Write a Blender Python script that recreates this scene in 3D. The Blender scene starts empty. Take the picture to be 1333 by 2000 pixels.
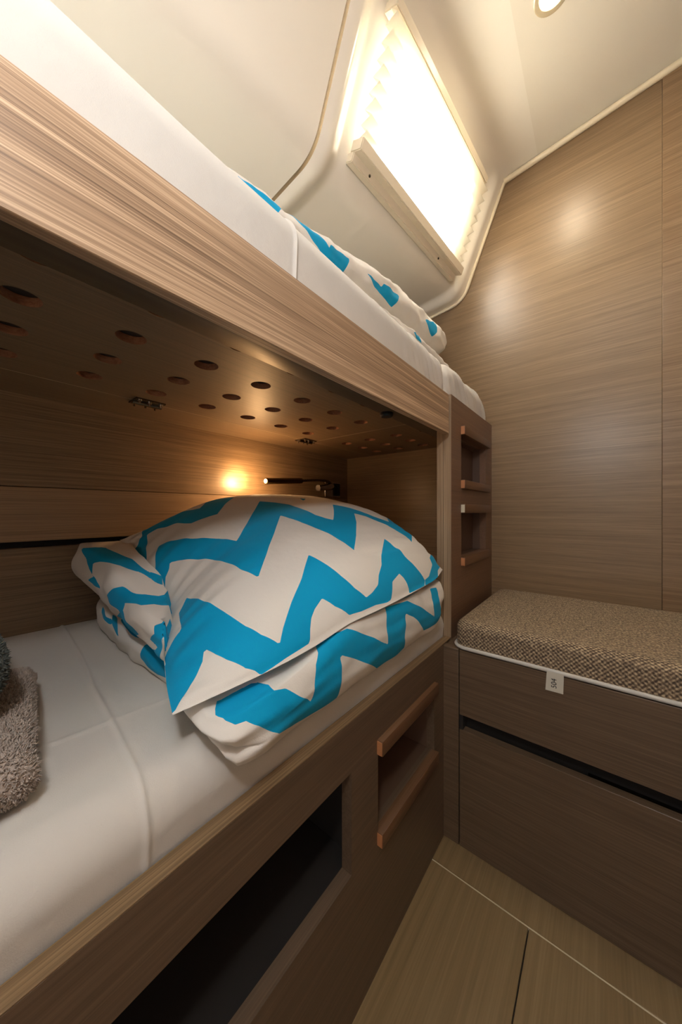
import bpy, bmesh, math, random
import numpy as np
from mathutils import Vector, noise, geometry

# ------------------------------------------------------------------ camera, world, lights, exposure
C = bpy.context.scene.collection
SC = bpy.context.scene
E = 0.764                      # eye height above the cabin sole (all z below are written relative to the eye)
R = math.radians

cam_d = bpy.data.cameras.new('camera')
cam_d.sensor_fit = 'HORIZONTAL'
cam_d.sensor_width = 36.0
cam_d.lens = 36.0 * 631.08 / 1333.0
cam_d.clip_start = 0.01
cam = bpy.data.objects.new('camera', cam_d)
C.objects.link(cam)
cam.location = (0, 0, E)
cam.rotation_euler = (R(90 - 0.114), R(0.081), R(38.943 - 90))
SC.camera = cam

world = bpy.data.worlds.new('sky')
SC.world = world
world.use_nodes = True
bg = world.node_tree.nodes['Background']
bg.inputs['Color'].default_value = (0.80, 0.90, 1.0, 1)
bg.inputs['Strength'].default_value = 0.5

sun_d = bpy.data.lights.new('sun', 'SUN')
sun_d.energy = 105.0
sun_d.angle = R(3)
sun_d.color = (1.0, 0.98, 0.95)
sun = bpy.data.objects.new('sun', sun_d)
C.objects.link(sun)
sun.rotation_euler = Vector((0.12, -0.85, -0.52)).to_track_quat('-Z', 'Y').to_euler()

def area(name, loc, direction, sx, sy, power, col):
    l = bpy.data.lights.new(name, 'AREA')
    l.shape = 'RECTANGLE'; l.size = sx; l.size_y = sy; l.energy = power; l.color = col
    o = bpy.data.objects.new(name, l); C.objects.link(o)
    o.location = (loc[0], loc[1], loc[2] + E)
    o.rotation_euler = Vector(direction).to_track_quat('-Z', 'Y').to_euler()
    return o

# added area lamps standing in for daylight from an assumed deck hatch and open door
area('added_hatch_light', (-0.16, -0.05, 1.105), (0, 0, -1), 0.36, 0.36, 1.9, (0.88, 0.95, 1.0))
# added area lamp at an invented hull port, brightens the liner above the upper bunk
area('added_port_light', (-0.55, 0.905, 0.54), (0.15, -1, 0.05), 0.60, 0.20, 14.0, (0.95, 0.98, 1.0))
area('added_door_light', (-1.25, -0.15, 0.30), (1, 0, -0.1), 0.5, 1.1, 0.35, (0.95, 0.97, 1.0))  # added lamp standing in for daylight at the aft doorway

SC.view_settings.view_transform = 'Standard'
SC.view_settings.look = 'None'
SC.view_settings.exposure = 0.25
SC.view_settings.gamma = 1.0
SC.view_settings.use_curve_mapping = False

# ------------------------------------------------------------------ measured planes
YF = 0.290      # front of both bunks
XS = 0.743      # front of the seat base
XW = 1.169      # far bulkhead
YB = 0.9075     # panel behind the lower bunk
ZU = 0.2384     # underside of the upper bunk board
ZR = -0.3135    # top of the lower bunk rail
ZF = -E         # cabin sole
XA = -1.05      # aft end of the cabin
YR = -0.62      # right side of the cabin

# ------------------------------------------------------------------ helpers
FR = {}

def link(name, me, parent=None, loc=None):
    o = bpy.data.objects.new(name, me)
    C.objects.link(o)
    if parent is not None:
        o.parent = parent
        FR[o.name] = FR[parent.name]
    else:
        l = loc or (0, 0, ZF)
        o.location = (l[0], l[1], l[2] + E)
        FR[o.name] = Vector(l)
    return o

def thing(name, label, cat, loc, group=None):
    o = link(name, None, None, loc)
    o.empty_display_size = 0.05
    return tag(o, label, cat, group)

def tag(o, label, cat, group=None):
    o['label'] = label
    o['category'] = cat
    if group:
        o['group'] = group
    return o

def struct(o):
    o['kind'] = 'structure'
    return o

def mark_sharp(me, deg=38):
    bm = bmesh.new(); bm.from_mesh(me)
    for f in bm.faces:
        f.smooth = True
    for e in bm.edges:
        if len(e.link_faces) == 2 and e.calc_face_angle(0) > R(deg):
            e.smooth = False
    bm.to_mesh(me); bm.free()

def obj(name, geo, mats, parent=None, loc=None, sharp=38, matidx=None):
    """geo = (verts, faces) with eye-relative z, or a bmesh"""
    if not isinstance(mats, (list, tuple)):
        mats = [mats]
    fr = FR[parent.name] if parent is not None else Vector(loc or (0, 0, ZF))
    me = bpy.data.meshes.new(name)
    if isinstance(geo, bmesh.types.BMesh):
        bmesh.ops.translate(geo, verts=geo.verts, vec=-fr)
        geo.to_mesh(me); geo.free()
    else:
        v, f = geo
        me.from_pydata([(p[0] - fr.x, p[1] - fr.y, p[2] - fr.z) for p in v], [], f)
    for m in mats:
        me.materials.append(m)
    if matidx is not None:
        me.polygons.foreach_set('material_index', matidx)
    bm = bmesh.new(); bm.from_mesh(me)
    bmesh.ops.recalc_face_normals(bm, faces=bm.faces)
    bm.to_mesh(me); bm.free()
    mark_sharp(me, sharp)
    return link(name, me, parent, loc)

def box(x0, x1, y0, y1, z0, z1, bev=0.0015, seg=1):
    bm = bmesh.new()
    bmesh.ops.create_cube(bm, size=1.0)
    for v in bm.verts:
        v.co = Vector(((x0 + x1) / 2 + v.co.x * (x1 - x0), (y0 + y1) / 2 + v.co.y * (y1 - y0), (z0 + z1) / 2 + v.co.z * (z1 - z0)))
    if bev:
        bmesh.ops.bevel(bm, geom=bm.edges[:], offset=bev, segments=seg, affect='EDGES', profile=0.5)
    return bm

def merge(*bms):
    out = bmesh.new()
    for b in bms:
        me = bpy.data.meshes.new('tmp'); b.to_mesh(me); b.free()
        out.from_mesh(me); bpy.data.meshes.remove(me)
    return out

def plate(outer, holes, axis, d0, d1, wall_mat=0):
    """slab with holes; outer/holes are 2-D loops; axis: 'Y' -> (x, z), 'Z' -> (x, y), 'X' -> (y, z)"""
    loops = [outer] + list(holes)
    tess = geometry.tessellate_polygon([[Vector((p[0], p[1], 0)) for p in l] for l in loops])
    flat = [p for l in loops for p in l]
    n = len(flat)
    def to3(p, d):
        if axis == 'Y': return (p[0], d, p[1])
        if axis == 'X': return (d, p[0], p[1])
        return (p[0], p[1], d)
    v = [to3(p, d0) for p in flat] + [to3(p, d1) for p in flat]
    f = [tuple(t) for t in tess] + [tuple(i + n for i in reversed(t)) for t in tess]
    mi = [0] * len(f)
    k = 0
    for li, l in enumerate(loops):
        m = len(l)
        for i in range(m):
            a, b = k + i, k + (i + 1) % m
            f.append((a, b, b + n, a + n))
            mi.append(0 if li == 0 else wall_mat)
        k += m
    return (v, f), mi

def rect(a0, a1, b0, b1):
    return [(a0, b0), (a1, b0), (a1, b1), (a0, b1)]

def circle(cx, cy, r, n=28):
    return [(cx + r * math.cos(2 * math.pi * i / n), cy + r * math.sin(2 * math.pi * i / n)) for i in range(n)]

def tube(pts, r, n=12, cap=True):
    pts = [Vector(p) for p in pts]
    rr = r if isinstance(r, (list, tuple)) else [r] * len(pts)
    v, f = [], []
    up = Vector((0, 0, 1))
    ref = None
    for i, p in enumerate(pts):
        t = (pts[min(i + 1, len(pts) - 1)] - pts[max(i - 1, 0)]).normalized()
        if ref is None:
            ref = t.cross(up if abs(t.z) < 0.9 else Vector((1, 0, 0))).normalized()
        ref = (ref - t * ref.dot(t)).normalized()
        b = t.cross(ref)
        for k in range(n):
            a = 2 * math.pi * k / n
            v.append(tuple(p + (ref * math.cos(a) + b * math.sin(a)) * rr[i]))
    for i in range(len(pts) - 1):
        for k in range(n):
            k2 = (k + 1) % n
            f.append((i * n + k, i * n + k2, (i + 1) * n + k2, (i + 1) * n + k))
    if cap:
        f.append(tuple(range(n - 1, -1, -1)))
        f.append(tuple((len(pts) - 1) * n + k for k in range(n)))
    return v, f

def join(*geos):
    v, f = [], []
    for gv, gf in geos:
        o = len(v)
        v += list(gv); f += [tuple(i + o for i in q) for q in gf]
    return v, f

def grid(nu, nv, fn, closed_u=False):
    v = [fn(i, j) for j in range(nv) for i in range(nu)]
    f = []
    for j in range(nv - 1):
        for i in range(nu if closed_u else nu - 1):
            i2 = (i + 1) % nu
            f.append((j * nu + i, j * nu + i2, (j + 1) * nu + i2, (j + 1) * nu + i))
    return v, f

def spline(pts, n, rel=None):
    """centripetal Catmull-Rom through pts sampled at n chord-length steps"""
    P = np.array(pts, float)
    d = np.r_[0, np.cumsum(np.linalg.norm(np.diff(P, axis=0), axis=1))]
    d /= d[-1]
    t = np.linspace(0, 1, n)
    T = np.gradient(P, d, axis=0)
    out = []
    for x in t:
        k = min(max(np.searchsorted(d, x) - 1, 0), len(P) - 2)
        h = d[k + 1] - d[k]; u = (x - d[k]) / h
        out.append((2*u**3 - 3*u**2 + 1) * P[k] + (u**3 - 2*u**2 + u) * h * T[k] + (-2*u**3 + 3*u**2) * P[k+1] + (u**3 - u**2) * h * T[k+1])
    return np.array(out)

def sstep(a, b, x):
    t = min(max((x - a) / (b - a), 0.0), 1.0)
    return t * t * (3 - 2 * t)

def fnoise(x, y, z=0.0):
    return noise.noise(Vector((x, y, z)))

# ------------------------------------------------------------------ materials
def mat(name):
    m = bpy.data.materials.new(name); m.use_nodes = True
    return m, m.node_tree.nodes, m.node_tree.links, m.node_tree.nodes['Principled BSDF']

def lin(r, g, b):
    f = lambda c: ((c / 255 + 0.055) / 1.055) ** 2.4 if c > 10 else c / 255 / 12.92
    return (f(r), f(g), f(b), 1)

def plain(name, col, rough=0.5, metal=0.0, bump=0.0, bscale=400):
    m, N, L, P = mat(name)
    P.inputs['Base Color'].default_value = col
    P.inputs['Roughness'].default_value = rough
    P.inputs['Metallic'].default_value = metal
    if bump:
        tc = N.new('ShaderNodeTexCoord'); n = N.new('ShaderNodeTexNoise'); b = N.new('ShaderNodeBump')
        n.inputs['Scale'].default_value = bscale
        n.inputs['Detail'].default_value = 2
        b.inputs['Strength'].default_value = bump; b.inputs['Distance'].default_value = 0.001
        L.new(tc.outputs['Object'], n.inputs['Vector']); L.new(n.outputs['Fac'], b.inputs['Height']); L.new(b.outputs['Normal'], P.inputs['Normal'])
    return m

def wood(name, dark, mid, light, axis='X', across=150, along=2.2, rough=0.38, contrast=1.0, seed=0.0, tone=0.66):
    """reconstituted veneer: thin straight streaks running along one axis"""
    m, N, L, P = mat(name)
    dark, mid, light = [tuple(c * tone for c in q[:3]) + (1,) for q in (dark, mid, light)]
    tc = N.new('ShaderNodeTexCoord')
    def streak(ac, al, detail, dist=0.0):
        mp = N.new('ShaderNodeMapping')
        s = {'X': (al, ac, ac), 'Y': (ac, al, ac), 'Z': (ac, ac, al)}[axis]
        mp.inputs['Scale'].default_value = s
        mp.inputs['Location'].default_value = (seed, seed * 1.7, seed * 0.6)
        n = N.new('ShaderNodeTexNoise')
        n.inputs['Scale'].default_value = 1.0
        n.inputs['Detail'].default_value = detail
        n.inputs['Roughness'].default_value = 0.6
        n.inputs['Distortion'].default_value = dist
        L.new(tc.outputs['Object'], mp.inputs['Vector']); L.new(mp.outputs['Vector'], n.inputs['Vector'])
        return n.outputs['Fac']
    a = streak(across * 2.2, along, 3.0, 0.15)
    b = streak(across * 0.55, along * 0.6, 2.0)
    c = streak(across * 5.0, along * 6, 1.0)
    def mix(x, y, f):
        mx = N.new('ShaderNodeMix'); mx.data_type = 'FLOAT'
        mx.inputs['Factor'].default_value = f
        L.new(x, mx.inputs['A']); L.new(y, mx.inputs['B'])
        return mx.outputs['Result']
    v = mix(mix(a, b, 0.35), c, 0.25)
    cr = N.new('ShaderNodeValToRGB')
    cr.color_ramp.elements[0].position = 0.5 - 0.17 / contrast; cr.color_ramp.elements[0].color = dark
    cr.color_ramp.elements[1].position = 0.5 + 0.15 / contrast; cr.color_ramp.elements[1].color = light
    e = cr.color_ramp.elements.new(0.5); e.color = mid
    L.new(v, cr.inputs['Fac']); L.new(cr.outputs['Color'], P.inputs['Base Color'])
    bp = N.new('ShaderNodeBump'); bp.inputs['Strength'].default_value = 0.25; bp.inputs['Distance'].default_value = 0.0006
    L.new(v, bp.inputs['Height']); L.new(bp.outputs['Normal'], P.inputs['Normal'])
    P.inputs['Roughness'].default_value = rough
    return m

WD, WM, WL = lin(118, 92, 70), lin(150, 121, 95), lin(176, 147, 118)
M = {}
M['wood_x'] = wood('veneer_along_x', WD, WM, WL, 'X')
M['wood_rail'] = wood('veneer_rail', lin(104, 82, 63), lin(156, 129, 102), lin(202, 175, 144), 'X', across=220, along=1.6, contrast=1.15, seed=3, tone=1.2)
M['wood_y'] = wood('veneer_along_y', lin(136, 110, 80), lin(156, 128, 96), lin(176, 148, 114), 'Y', across=170, along=3.0, rough=0.34, seed=5)
M['wood_y2'] = wood('veneer_panel_right', lin(134, 104, 74), lin(156, 126, 94), lin(178, 148, 114), 'Y', across=150, along=4.0, rough=0.3, seed=9)
M['wood_front'] = wood('veneer_fronts', lin(102, 83, 65), lin(120, 98, 78), lin(136, 112, 90), 'X', across=150, along=2.4, rough=0.42, seed=11)
M['wood_fronty'] = wood('veneer_seat_fronts', lin(104, 84, 65), lin(123, 100, 78), lin(141, 117, 92), 'Y', across=160, along=3.0, rough=0.42, seed=12)
M['wood_lad'] = wood('veneer_ladder', lin(104, 76, 56), lin(118, 88, 66), lin(130, 99, 76), 'X', across=120, along=2.0, rough=0.42, contrast=0.8, seed=15, tone=0.95)
M['wood_v'] = wood('veneer_post_edge', lin(112, 92, 70), lin(150, 126, 98), lin(178, 154, 124), 'Z', across=210, along=2.0, rough=0.5, seed=2, tone=0.95)
M['wood_ply'] = wood('plywood_edge', lin(104, 80, 54), lin(156, 126, 90), lin(188, 160, 120), 'X', across=230, along=1.5, rough=0.5, seed=21)
M['wood_back'] = wood('veneer_back_panel', lin(96, 78, 58), lin(125, 104, 80), lin(148, 127, 100), 'X', across=190, along=2.6, rough=0.42, seed=25, tone=1.05)
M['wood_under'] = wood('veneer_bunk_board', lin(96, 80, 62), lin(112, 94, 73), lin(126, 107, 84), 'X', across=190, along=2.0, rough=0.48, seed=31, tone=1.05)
M['wood_hole'] = wood('raw_hole_edge', lin(150, 96, 66), lin(186, 128, 92), lin(206, 150, 112), 'X', across=120, along=30, rough=0.7, seed=4)
M['wood_step'] = wood('step_lip_oak', lin(112, 78, 52), lin(126, 90, 62), lin(138, 102, 72), 'X', across=170, along=3, rough=0.4, seed=6)
M['wood_end'] = plain('step_end_grain', lin(178, 118, 74), 0.6, bump=0.3, bscale=900)
M['sole'] = wood('sole_plank', lin(142, 116, 78), lin(164, 137, 96), lin(182, 155, 114), 'X', across=70, along=1.6, rough=0.34, contrast=0.75, seed=41, tone=0.62)
M['band'] = plain('pale_edge_band', lin(176, 160, 134), 0.5)
M['caulk'] = plain('pale_seam', lin(205, 195, 170), 0.5)
M['dark'] = plain('dark_gap', lin(20, 17, 14), 0.8)
M['beam'] = wood('beam_dark_varnish', lin(84, 72, 56), lin(94, 81, 63), lin(104, 90, 70), 'X', across=90, along=1.2, rough=0.42, seed=44)
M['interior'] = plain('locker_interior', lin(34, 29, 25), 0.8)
M['niche'] = plain('niche_lining', lin(92, 70, 56), 0.55)
M['gel'] = plain('cream_gelcoat', lin(248, 242, 228), 0.22)
M['gelceil'] = plain('cream_headliner', lin(236, 229, 213), 0.30)
M['bead'] = plain('cream_bead', lin(232, 218, 188), 0.35)
M['groove'] = plain('groove_shadow_gap', lin(112, 94, 68), 0.8)
M['chrome'] = plain('polished_steel', lin(205, 200, 195), 0.12, 1.0)
M['steel'] = plain('dark_steel', lin(120, 112, 100), 0.25, 1.0)
M['bronze'] = plain('lamp_head_bronze', lin(112, 92, 72), 0.25, 1.0)
M['black'] = plain('black_rubber', lin(14, 13, 12), 0.6)
M['railpl'] = plain('blind_rail', lin(240, 228, 204), 0.4)
M['piping'] = plain('grey_piping', lin(196, 192, 184), 0.6)
M['ringm'] = plain('lamp_ring', lin(214, 200, 168), 0.25, 0.3)
M['tagm'] = plain('tag_paper', lin(206, 200, 184), 0.8)
M['ink'] = plain('tag_ink', lin(40, 38, 40), 0.7)
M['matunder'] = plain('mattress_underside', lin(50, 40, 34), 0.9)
M['glaze'] = plain('hatch_frame', lin(225, 222, 214), 0.3)

def emission(name, col, s):
    m, N, L, P = mat(name)
    P.inputs['Base Color'].default_value = (0.25, 0.22, 0.2, 1)
    P.inputs['Emission Color'].default_value = col
    P.inputs['Emission Strength'].default_value = s
    return m
M['lens'] = emission('ceiling_lamp_lens', (1.0, 0.86, 0.60, 1), 7.0)
M['ledlens'] = emission('reading_lamp_lens', (1.0, 0.72, 0.40, 1), 0.12)

M['fill_lens'] = emission('added_fill_lens', (1.0, 0.95, 0.90, 1), 8.0)  # glowing lens of the added fill light near the upper bunk

def pane_mat():
    m, N, L, P = mat('window_pane')
    t = N.new('ShaderNodeBsdfTransparent'); g = N.new('ShaderNodeBsdfGlossy'); mx = N.new('ShaderNodeMixShader')
    g.inputs['Roughness'].default_value = 0.03
    mx.inputs['Fac'].default_value = 0.06
    L.new(t.outputs[0], mx.inputs[1]); L.new(g.outputs[0], mx.inputs[2])
    L.new(mx.outputs[0], N['Material Output'].inputs['Surface'])
    return m
M['pane'] = pane_mat()

def blind_mat():
    m, N, L, P = mat('pleated_blind_fabric')
    t = N.new('ShaderNodeBsdfTranslucent'); d = N.new('ShaderNodeBsdfDiffuse'); mx = N.new('ShaderNodeMixShader')
    t.inputs['Color'].default_value = (0.95, 0.94, 0.90, 1)
    d.inputs['Color'].default_value = (0.88, 0.82, 0.70, 1)
    mx.inputs['Fac'].default_value = 0.45
    L.new(t.outputs[0], mx.inputs[1]); L.new(d.outputs[0], mx.inputs[2])
    L.new(mx.outputs[0], N['Material Output'].inputs['Surface'])
    return m
M['blind'] = blind_mat()

def sheet_mat(name, col):
    m, N, L, P = mat(name)
    P.inputs['Base Color'].default_value = col
    P.inputs['Roughness'].default_value = 0.8
    P.inputs['Sheen Weight'].default_value = 0.04
    P.inputs['Specular IOR Level'].default_value = 0.2
    tc = N.new('ShaderNodeTexCoord')
    n = N.new('ShaderNodeTexNoise'); n.inputs['Scale'].default_value = 14; n.inputs['Detail'].default_value = 4
    n2 = N.new('ShaderNodeTexNoise'); n2.inputs['Scale'].default_value = 900
    ad = N.new('ShaderNodeMath'); ad.operation = 'MULTIPLY_ADD'; ad.inputs[1].default_value = 0.06
    b = N.new('ShaderNodeBump'); b.inputs['Strength'].default_value = 0.5; b.inputs['Distance'].default_value = 0.006
    L.new(tc.outputs['Object'], n.inputs['Vector']); L.new(tc.outputs['Object'], n2.inputs['Vector'])
    L.new(n2.outputs['Fac'], ad.inputs[0]); L.new(n.outputs['Fac'], ad.inputs[2])
    L.new(ad.outputs[0], b.inputs['Height']); L.new(b.outputs['Normal'], P.inputs['Normal'])
    return m
M['sheet'] = sheet_mat('white_cotton_sheet', lin(208, 204, 196))

def chevron_mat(name):
    """white cotton with a printed turquoise zigzag; the print lives in the mesh attribute 'print' (>0 is turquoise)"""
    m = sheet_mat(name, lin(226, 221, 212))
    N, L = m.node_tree.nodes, m.node_tree.links
    P = N['Principled BSDF']
    at = N.new('ShaderNodeAttribute'); at.attribute_name = 'print'
    gt = N.new('ShaderNodeMath'); gt.operation = 'GREATER_THAN'; gt.inputs[1].default_value = 0.0
    mx = N.new('ShaderNodeMix'); mx.data_type = 'RGBA'
    mx.inputs['A'].default_value = lin(226, 221, 212)
    mx.inputs['B'].default_value = lin(0, 156, 204)
    L.new(at.outputs['Fac'], gt.inputs[0]); L.new(gt.outputs[0], mx.inputs['Factor'])
    L.new(mx.outputs['Result'], P.inputs['Base Color'])
    return m
M['chev'] = chevron_mat('turquoise_zigzag_cotton')

def weave_mat():
    m, N, L, P = mat('tweed_weave')
    tc = N.new('ShaderNodeTexCoord'); sp = N.new('ShaderNodeSeparateXYZ')
    L.new(tc.outputs['Object'], sp.inputs[0])
    def math_(op, a, b=None):
        n = N.new('ShaderNodeMath'); n.operation = op
        for i, x in enumerate((a, b)):
            if x is None: continue
            if isinstance(x, (int, float)): n.inputs[i].default_value = x
            else: L.new(x, n.inputs[i])
        return n.outputs[0]
    k = 2 * math.pi / 0.0082
    u = math_('SINE', math_('MULTIPLY', math_('ADD', sp.outputs['X'], sp.outputs['Z']), k))
    v = math_('SINE', math_('MULTIPLY', sp.outputs['Y'], k))
    w = math_('MULTIPLY', u, v)
    n = N.new('ShaderNodeTexNoise'); n.inputs['Scale'].default_value = 260; n.inputs['Detail'].default_value = 2
    L.new(tc.outputs['Object'], n.inputs['Vector'])
    s = math_('ADD', math_('MULTIPLY', w, 0.24), n.outputs['Fac'])
    cr = N.new('ShaderNodeValToRGB')
    cr.color_ramp.elements[0].position = 0.28; cr.color_ramp.elements[0].color = lin(74, 60, 48)
    cr.color_ramp.elements[1].position = 0.78; cr.color_ramp.elements[1].color = lin(196, 174, 140)
    e = cr.color_ramp.elements.new(0.55); e.color = lin(138, 118, 94)
    L.new(s, cr.inputs['Fac']); L.new(cr.outputs['Color'], P.inputs['Base Color'])
    b = N.new('ShaderNodeBump'); b.inputs['Strength'].default_value = 0.8; b.inputs['Distance'].default_value = 0.0015
    L.new(s, b.inputs['Height']); L.new(b.outputs['Normal'], P.inputs['Normal'])
    P.inputs['Roughness'].default_value = 0.85
    return m
M['weave'] = weave_mat()
M['towel_g'] = plain('grey_terry', lin(90, 94, 88), 0.95, bump=1.0, bscale=500)
M['towel_b'] = plain('beige_terry', lin(178, 164, 152), 0.95, bump=1.0, bscale=500)

# ------------------------------------------------------------------ room shell
fl = struct(obj('floor', box(XA, XW, YR, YB, ZF - 0.03, ZF - 0.006, 0), M['dark']))
SEAM = 0.6765
def plank(x0, x1, y0, y1):
    return obj('plank', box(x0, x1, y0, y1, ZF - 0.006, ZF, 0.0008), M['sole'], fl)
plank(SEAM + 0.0012, XS + 0.03, YR, YF + 0.03)
for y0, y1 in ((0.1052, YF + 0.03), (-0.1348, 0.1037), (-0.375, -0.1363), (YR, -0.3765)):
    plank(XA, SEAM - 0.0012, y0, y1)
obj('seam_strip', box(SEAM - 0.0011, SEAM + 0.0011, YR, YF + 0.03, ZF - 0.005, ZF - 0.0006, 0), M['caulk'], fl)

# far bulkhead: main veneer panel and a right-hand panel set slightly proud
wf = struct(obj('wall_far', box(XW + 0.012, XW + 0.03, YR, 0.96, ZF, 1.19, 0), M['dark']))
obj('panel', box(XW, XW + 0.012, -0.1205, 0.95, ZF, 1.16, 0.0006), M['wood_y'], wf)
obj('panel', box(XW - 0.003, XW + 0.012, YR, -0.1206, ZF, 1.19, 0.001), M['wood_y2'], wf)

def ceil_z(y):
    return 1.118 - 0.10 * y

def ceiling_patch(x0, x1, y0, y1):
    n = 12
    def fn(i, j):
        x = x0 + (x1 - x0) * i / (n - 1); y = y0 + (y1 - y0) * j / (n - 1)
        return (x, y, ceil_z(y))
    return grid(n, n, fn)
HX0, HX1, HY0, HY1 = -0.36, 0.04, -0.25, 0.15
ce = struct(obj('ceiling', join(
    ceiling_patch(XA, HX0, YR, 0.155), ceiling_patch(HX1, XW, YR, 0.155),
    ceiling_patch(HX0, HX1, YR, HY0), ceiling_patch(HX0, HX1, HY1, 0.155)), M['gelceil']))

# assumed deck hatch, added for overhead light (out of frame): frame and acrylic pane
(v, f), mi = plate(rect(HX0 - 0.03, HX1 + 0.03, HY0 - 0.03, HY1 + 0.03), [rect(HX0 + 0.005, HX1 - 0.005, HY0 + 0.005, HY1 - 0.005)], 'Z', 0, 0.10)
v = [(p[0], p[1], p[2] + ceil_z(p[1]) - 0.008) for p in v]
hat = struct(obj('added_hatch', (v, f), M['glaze']))
obj('pane', box(HX0 - 0.01, HX1 + 0.01, HY0 - 0.01, HY1 + 0.01, 1.135, 1.139, 0), M['pane'], hat)

# hull side liner: sloping cabin side that turns into the flat deck underside
def liner_profile(X):
    f = (XW - X) / 0.694
    ys = lambda z: 0.3485 + 0.057 * f + 0.40 * (0.8415 - z)
    zc = 0.7475 - 0.027 * f
    # corner 1 with the ceiling
    a = 0.3485 + 0.057 * f + 0.40 * 0.8415
    z1 = (1.118 - 0.10 * a) / (1 - 0.04); y1 = a - 0.40 * z1
    y2 = ys(zc)
    P0 = Vector((0.150, ceil_z(0.150) + 0.0003)); P1 = Vector((y1, z1)); P2 = Vector((y2, zc)); P3 = Vector((1.0, zc - 0.115 * (1.0 - y2) * 0.9))
    pts = []
    def corner(A, B, D, rad, n):
        u = (A - B).normalized(); w = (D - B).normalized()
        k = rad
        a0 = B + u * k; a1 = B + w * k
        return [((1 - t) ** 2) * a0 + 2 * t * (1 - t) * B + t * t * a1 for t in [i / (n - 1) for i in range(n)]]
    c1 = corner(P0, P1, P2, 0.022, 8)
    c2 = corner(P1, P2, P3, 0.045, 14)
    def seg(A, B, n):
        return [A + (B - A) * (i / n) for i in range(1, n)]
    path = [P0] + seg(P0, c1[0], 4) + c1 + seg(c1[-1], c2[0], 46) + c2 + seg(c2[-1], P3, 30) + [P3]
    return path

# window opening in the liner (behind the blind)
WX0, WX1, WZ0, WZ1 = 0.600, 0.990, 0.798, 0.986
def make_liner(name, xs, pocket, hole):
    cols = [liner_profile(x) for x in xs]
    nu, nv = len(xs), len(cols[0])
    v, f = [], []
    for j in range(nv):
        for i, x in enumerate(xs):
            p = cols[i][j]
            a = cols[i][max(j - 1, 0)]; b = cols[i][min(j + 1, nv - 1)]
            t = (b - a).normalized(); nrm = Vector((-t.y, t.x))
            if nrm.x + nrm.y < 0: nrm = -nrm
            o = 0.0
            if pocket:
                k = sstep(0.505, 0.545, x) * (1 - sstep(1.095, 1.135, x)) * sstep(9, 16, j)
                o = 0.016 * k
                o -= 0.004 * math.exp(-((x - 0.500) / 0.018) ** 2) * sstep(9, 16, j)
            else:
                o = 0.0
            v.append((x, p.x + nrm.x * o, p.y + nrm.y * o))
    for j in range(nv - 1):
        for i in range(nu - 1):
            q = (j * nu + i, j * nu + i + 1, (j + 1) * nu + i + 1, (j + 1) * nu + i)
            if hole:
                cx = sum(v[k][0] for k in q) / 4; cz = sum(v[k][2] for k in q) / 4; cy = sum(v[k][1] for k in q) / 4
                if WX0 < cx < WX1 and WZ0 < cz < WZ1 and cy < 0.46:
                    continue
            f.append(q)
    return struct(obj(name, (v, f), M['gel'], sharp=60))
GX = 0.475
xs = [GX + 0.0035 + 0.0008 * i for i in range(8)] + [GX + 0.01 + (XW - GX - 0.01) * i / 110 for i in range(111)]
make_liner('wall_left', xs, True, True)
xs2 = [XA + (GX - 0.012 - XA) * i / 30 for i in range(31)] + [GX - 0.0035 - 0.0008 * (8 - i) for i in range(9)]
wl2 = make_liner('wall_left', xs2, False, False)
prof = liner_profile(GX)
(v, f) = grid(2, len(prof), lambda i, j: (GX - 0.03 + 0.06 * i, prof[j].x + 0.0035, prof[j].y + 0.0035))
obj('joint_backing', (v, f), M['groove'], wl2)

struct(obj('wall_hull', box(XA, XW, 0.926, 0.95, 0.20, 0.76, 0), M['gel']))

(v, f), mi = plate(rect(-0.88, -0.22, 0.42, 0.66), [rect(-0.85, -0.25, 0.44, 0.64)], 'Y', 0.908, 0.927)
hp = struct(obj('added_port', (v, f), M['glaze']))  # invented hull port, added out of frame to light the upper bunk space
obj('pane', box(-0.86, -0.24, 0.915, 0.918, 0.43, 0.65, 0), M['glaze'], hp)

# outside frame and glass of the window
side_y = lambda x, z: 0.3485 + 0.082 * (XW - x) + 0.40 * (0.8415 - z)
def side_pt(x, z, off):
    """point on the cabin-side plane; off > 0 is outboard"""
    return (x, side_y(x, z) + off * 0.925, z + off * 0.38)
def side_box(x0, x1, z0, z1, o0, o1):
    v = [side_pt(x, z, o) for o in (o0, o1) for z in (z0, z1) for x in (x0, x1)]
    f = [(0, 1, 3, 2), (4, 6, 7, 5), (0, 4, 5, 1), (2, 3, 7, 6), (0, 2, 6, 4), (1, 5, 7, 3)]
    return v, f
wi = struct(obj('window_1', join(side_box(WX0 - 0.03, WX1 + 0.03, WZ1 - 0.012, WZ1 + 0.03, 0.017, 0.036),
    side_box(WX0 - 0.03, WX1 + 0.03, WZ0 - 0.03, WZ0 + 0.004, 0.017, 0.036),
    side_box(WX0 - 0.03, WX0 + 0.006, WZ0, WZ1, 0.017, 0.036), side_box(WX1 - 0.006, WX1 + 0.03, WZ0, WZ1, 0.017, 0.036)), M['glaze']))
obj('pane', side_box(WX0 - 0.01, WX1 + 0.01, WZ0 - 0.01, WZ1 + 0.01, 0.028, 0.031), M['pane'], wi)

# cream bead along the top of the far bulkhead
far = liner_profile(XW)
bead = [(XW - 0.004, p.x - 0.002, p.y - 0.004) for p in far]
tr = [(XW - 0.005, y, ceil_z(y) - 0.012) for y in [YR + (0.25 - YR) * i / 20 for i in range(21)]]
struct(obj('trim_1', tube(tr, 0.0085, 10), M['bead'], sharp=60))
struct(obj('trim_2', tube(bead[5:], 0.0055, 8), M['bead'], sharp=60))

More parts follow.
